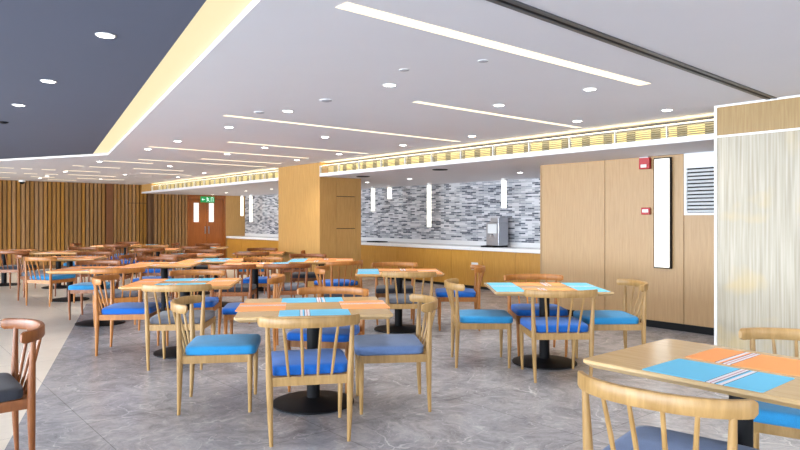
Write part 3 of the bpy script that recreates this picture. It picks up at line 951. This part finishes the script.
def table(x, y, rot, wx, wy, top, label):
    t = empty('dining_table', (x, y, 0), math.radians(rot), label, 'table', 'pedestal dining tables')
    m = MB()
    rs = []
    for ins, z in ((0.028, 0.712), (0.004, 0.730), (0.0, 0.734), (0.0, 0.746), (0.003, 0.75)):
        rs.append([(px, py, z) for px, py in round_rect(wx / 2 - ins, wy / 2 - ins, 0.022)])
    m.rings(rs)
    m.build('table_top', M[top], t)
    MB().lathe([(0.05, 0.03), (0.05, 0.695)], n=24).build('pedestal', M['black'], t, smooth=True)
    MB().box(-0.2, 0.2, -0.2, 0.2, 0.694, 0.711).build('top_plate', M['black'], t)
    MB().lathe([(0.305, 0.0), (0.315, 0.004), (0.315, 0.014), (0.29, 0.022), (0.1, 0.034), (0.06, 0.05)], n=48).build('base_disc', M['black'], t, smooth=True)
    return t


_mat = {}


def placemat(tx, ty, trot, lx, ly, lrot, col, label, sx=0.50, sy=0.345):
    a = math.radians(trot)
    x = tx + lx * math.cos(a) - ly * math.sin(a); y = ty + lx * math.sin(a) + ly * math.cos(a)
    key = (col, sx, sy)
    if key not in _mat:
        m = MB()
        m.rings([[(px, py, z) for px, py in round_rect(sx / 2 - i, sy / 2 - i, 0.012, 3)] for i, z in ((0.0, 0.0), (0.0, 0.0018), (0.001, 0.0022))])
        o = m.build('placemat', M[col]); _mat[key] = o
    else:
        o = _mat[key].copy(); COL.objects.link(o)
    o.location = (x, y, 0.7502)
    o.rotation_euler = (0, 0, math.radians(trot + lrot))
    tag(o, label, 'placemat', 'striped placemats on the tables')


def mats4(tx, ty, rot, wx, wy, desc, cols):
    """front, back, left, right"""
    f, b, l, r = cols
    nm = {'mat_blue': 'sky blue', 'mat_orange': 'orange'}
    if f: placemat(tx, ty, rot, 0.0, -wy / 2 + 0.165, 180, f, '%s placemat on the near side of %s' % (nm[f], desc), 0.5, 0.30)
    if b: placemat(tx, ty, rot, 0.0, wy / 2 - 0.165, 0, b, '%s placemat on the far side of %s' % (nm[b], desc), 0.5, 0.30)
    if l: placemat(tx, ty, rot, -wx / 2 + 0.16, 0.0, 90, l, '%s placemat on the left side of %s' % (nm[l], desc), 0.46 if wy > 1 else wy - 0.06, 0.36 if wy > 1 else 0.27)
    if r: placemat(tx, ty, rot, wx / 2 - 0.16, 0.0, 90, r, '%s placemat on the right side of %s' % (nm[r], desc), 0.46 if wy > 1 else wy - 0.06, 0.36 if wy > 1 else 0.27)


B, O_ = 'mat_blue', 'mat_orange'
# --- right edge table
TR = (1.545, 2.90, -49.9)
table(*TR, 1.12, 0.83, 'top_ash', 'pale ash pedestal table at the right edge, before the pale partition')
placemat(*TR, -0.01, -0.23, 0, B, 'sky blue striped placemat on the table at the right edge', 0.50, 0.345)
placemat(*TR, -0.01, 0.17, 180, O_, 'orange striped placemat on the table at the right edge', 0.50, 0.345)
chair(1.10, 2.53, -42, 'ash', 'denim', 'in the right foreground, back to the viewer')
chair(2.06, 3.24, 146, 'ash', 'teal', 'behind the right edge table, facing viewer')
# --- front centre table
T1 = (-0.67, 4.95, 9)
table(*T1, 1.10, 1.06, 'top_ash', 'pale ash pedestal table in the front centre with four striped placemats')
mats4(*T1, 1.10, 1.06, 'the front centre table', (B, B, O_, O_))
chair(-0.62, 4.30, 12, 'ash', 'royal', 'nearest, back to viewer at the front centre table')
chair(-1.38, 4.92, -82, 'ash', 'teal', 'on the left of the front centre table')
chair(-0.07, 4.93, 97, 'ash', 'denim', 'on the right of the front centre table')
chair(-0.63, 5.47, 170, 'oak', 'royal', 'on the far side of the front centre table')
# --- table before the oak wall
T2 = (1.43, 6.34, -1)
table(*T2, 1.10, 0.90, 'top_ash', 'pale ash pedestal table standing before the oak veneer wall')
mats4(*T2, 1.10, 0.90, 'the table before the oak wall', (O_, O_, B, B))
chair(1.41, 5.83, 2, 'ash', 'royal', 'back to viewer, table before the oak wall')
chair(0.80, 6.36, -90, 'ash', 'teal', 'on the left of the table before the oak wall')
chair(2.05, 6.30, 90, 'ash', 'teal', 'on the right of the table before the oak wall')
chair(1.47, 6.85, 180, 'oak', 'royal', 'on the far side of the table before the oak wall')
# --- table before the buffet
T3 = (-0.02, 8.28, 3)
table(*T3, 1.10, 0.86, 'top_oak', 'oak pedestal table standing between front centre table and buffet counter')
mats4(*T3, 1.10, 0.86, 'the table before the buffet counter', (O_, O_, B, O_))
chair(0.10, 7.76, 2, 'ash', 'grey', 'back to viewer at the table before the buffet')
chair(-0.07, 8.88, 182, 'oak', 'charcoal', 'on the far side of the table before the buffet')
chair(0.76, 8.42, 88, 'oak', 'royal', 'on the right of the table before the buffet')
chair(-0.74, 8.22, -88, 'oak', 'charcoal', 'on the left of the table before the buffet')
# --- left middle table
T4 = (-2.30, 6.84, 7)
table(*T4, 1.10, 0.90, 'top_oak', 'oak pedestal table left of centre with orange and blue placemats')
mats4(*T4, 1.10, 0.90, 'the table left of centre', (B, B, O_, O_))
chair(-2.14, 6.29, 4, 'ash', 'grey', 'back to viewer at the table left of centre')
chair(-2.93, 6.93, -82, 'oak', 'royal', 'on the left of the table left of centre')
chair(-1.61, 6.95, 98, 'oak', 'royal', 'on the right of the table left of centre')
chair(-2.40, 7.46, 187, 'oak', 'royal', 'on the far side of the table left of centre')
# --- second row
far = []
def ftable(x, y, rot, wx, wy, desc, cols, top='top_oak'):
    table(x, y, rot, wx, wy, top, 'oak pedestal table ' + desc)
    mats4(x, y, rot, wx, wy, 'the table ' + desc, cols)
ftable(-4.10, 8.76, 6, 1.08, 0.86, 'straddling the floor colour edge', (O_, O_, O_, O_))
chair(-3.68, 8.31, 28, 'oak', 'grey', 'back to viewer at the floor-edge table')
chair(-4.46, 9.32, 188, 'walnut', 'teal', 'on the far side of the floor-edge table')
ftable(-3.57, 9.70, 6, 0.98, 0.84, 'right behind the floor-edge table', (O_, O_, O_, O_))
chair(-3.97, 10.28, 186, 'walnut', 'royal', 'just behind the table right behind the floor-edge table')
ftable(-3.08, 10.64, 6, 1.0, 0.84, 'two behind the floor-edge table', (B, B, O_, O_))
ftable(-2.17, 9.58, 4, 1.0, 0.86, 'left in front of the column', (O_, O_, O_, B))
chair(-2.32, 8.99, 4, 'walnut', 'charcoal', 'back to viewer, left table before the column')
chair(-1.62, 9.16, 12, 'walnut', 'grey', 'right front corner of the left table before the column')
chair(-2.22, 10.24, 184, 'oak', 'royal', 'far side of the left table before the column')
ftable(-1.30, 10.58, 4, 1.08, 0.86, 'right in front of the column', (O_, O_, B, O_))
chair(-0.95, 9.72, 38, 'oak', 'royal', 'turned aside before the right table at the column')
chair(-1.62, 11.16, 184, 'walnut', 'charcoal', 'against the column behind the right table')
# --- left side of the room
ftable(-5.84, 11.32, 8, 1.08, 0.86, 'standing fully on cream floor', (O_, O_, O_, O_))
chair(-5.86, 10.75, -18, 'oak', 'teal', 'back to viewer at the cream floor table')
chair(-6.52, 11.52, -70, 'walnut', 'grey', 'on the left of the cream floor table')
chair(-5.78, 11.98, 190, 'walnut', 'teal', 'on the far side of the cream floor table')
chair(-5.10, 11.36, 98, 'walnut', 'charcoal', 'on the right of the cream floor table')
ftable(-8.6, 13.9, 8, 1.08, 0.86, 'at the left picture edge', (O_, O_, B, O_))
chair(-7.75, 12.95, 6, 'walnut', 'charcoal', 'at the left picture edge, back to viewer')
ftable(-7.15, 13.4, 8, 1.0, 0.86, 'beside the left edge table', (O_, O_, None, None))
chair(-7.0, 14.02, 188, 'walnut', 'teal', 'behind the table beside the left edge table')
chair(-6.48, 13.5, 98, 'walnut', 'charcoal', 'right of the table beside the left edge table')
# --- rows in front of the slat wall
ftable(-7.2, 16.8, 8, 1.5, 0.9, 'nearest the slat wall', (O_, O_, O_, B))
chair(-7.1, 16.2, 6, 'walnut', 'royal', 'back to viewer at the table nearest the slat wall')
chair(-8.2, 16.7, -80, 'walnut', 'charcoal', 'left of the table nearest the slat wall')
chair(-6.2, 16.95, 98, 'walnut', 'charcoal', 'right of the table nearest the slat wall')
chair(-7.5, 17.5, 188, 'walnut', 'teal', 'far side of the table nearest the slat wall')
ftable(-5.54, 14.65, 6, 1.0, 0.86, 'left of the double door', (O_, O_, B, O_))
chair(-5.9, 15.25, 186, 'oak', 'teal', 'far side of the table left of the double door')
chair(-5.45, 14.05, 6, 'walnut', 'charcoal', 'back to viewer, table left of the double door')
chair(-6.22, 14.65, -82, 'walnut', 'royal', 'left side of the table left of the double door')
ftable(-4.70, 15.6, 6, 0.9, 0.86, 'in front of the double door', (B, O_, None, None))
chair(-4.75, 15.02, 6, 'walnut', 'grey', 'back to viewer, table before the double door')
chair(-4.9, 16.2, 186, 'walnut', 'charcoal', 'far side of the table before the double door')
ftable(-3.95, 12.25, 6, 1.0, 0.86, 'beside the left buffet end', (O_, O_, B, O_))
chair(-4.0, 11.68, 6, 'walnut', 'grey', 'back to viewer, table beside the left buffet')
chair(-4.62, 12.2, -84, 'walnut', 'royal', 'left of the table beside the left buffet')
chair(-4.05, 12.86, 186, 'walnut', 'charcoal', 'far side of the table beside the left buffet')
ftable(-2.85, 13.0, 6, 1.0, 0.86, 'between left buffet and column', (O_, O_, B, O_))
chair(-2.85, 12.42, 6, 'walnut', 'teal', 'back to viewer, table between left buffet and column')
chair(-2.2, 13.06, 96, 'walnut', 'charcoal', 'right of the table between left buffet and column')
chair(-2.95, 13.6, 186, 'walnut', 'grey', 'far side of the table between left buffet and column')
# --- lone chair at the left edge
chair(-2.40, 3.58, 130, 'walnut', 'charcoal', 'at the left edge, in the foreground, facing left')
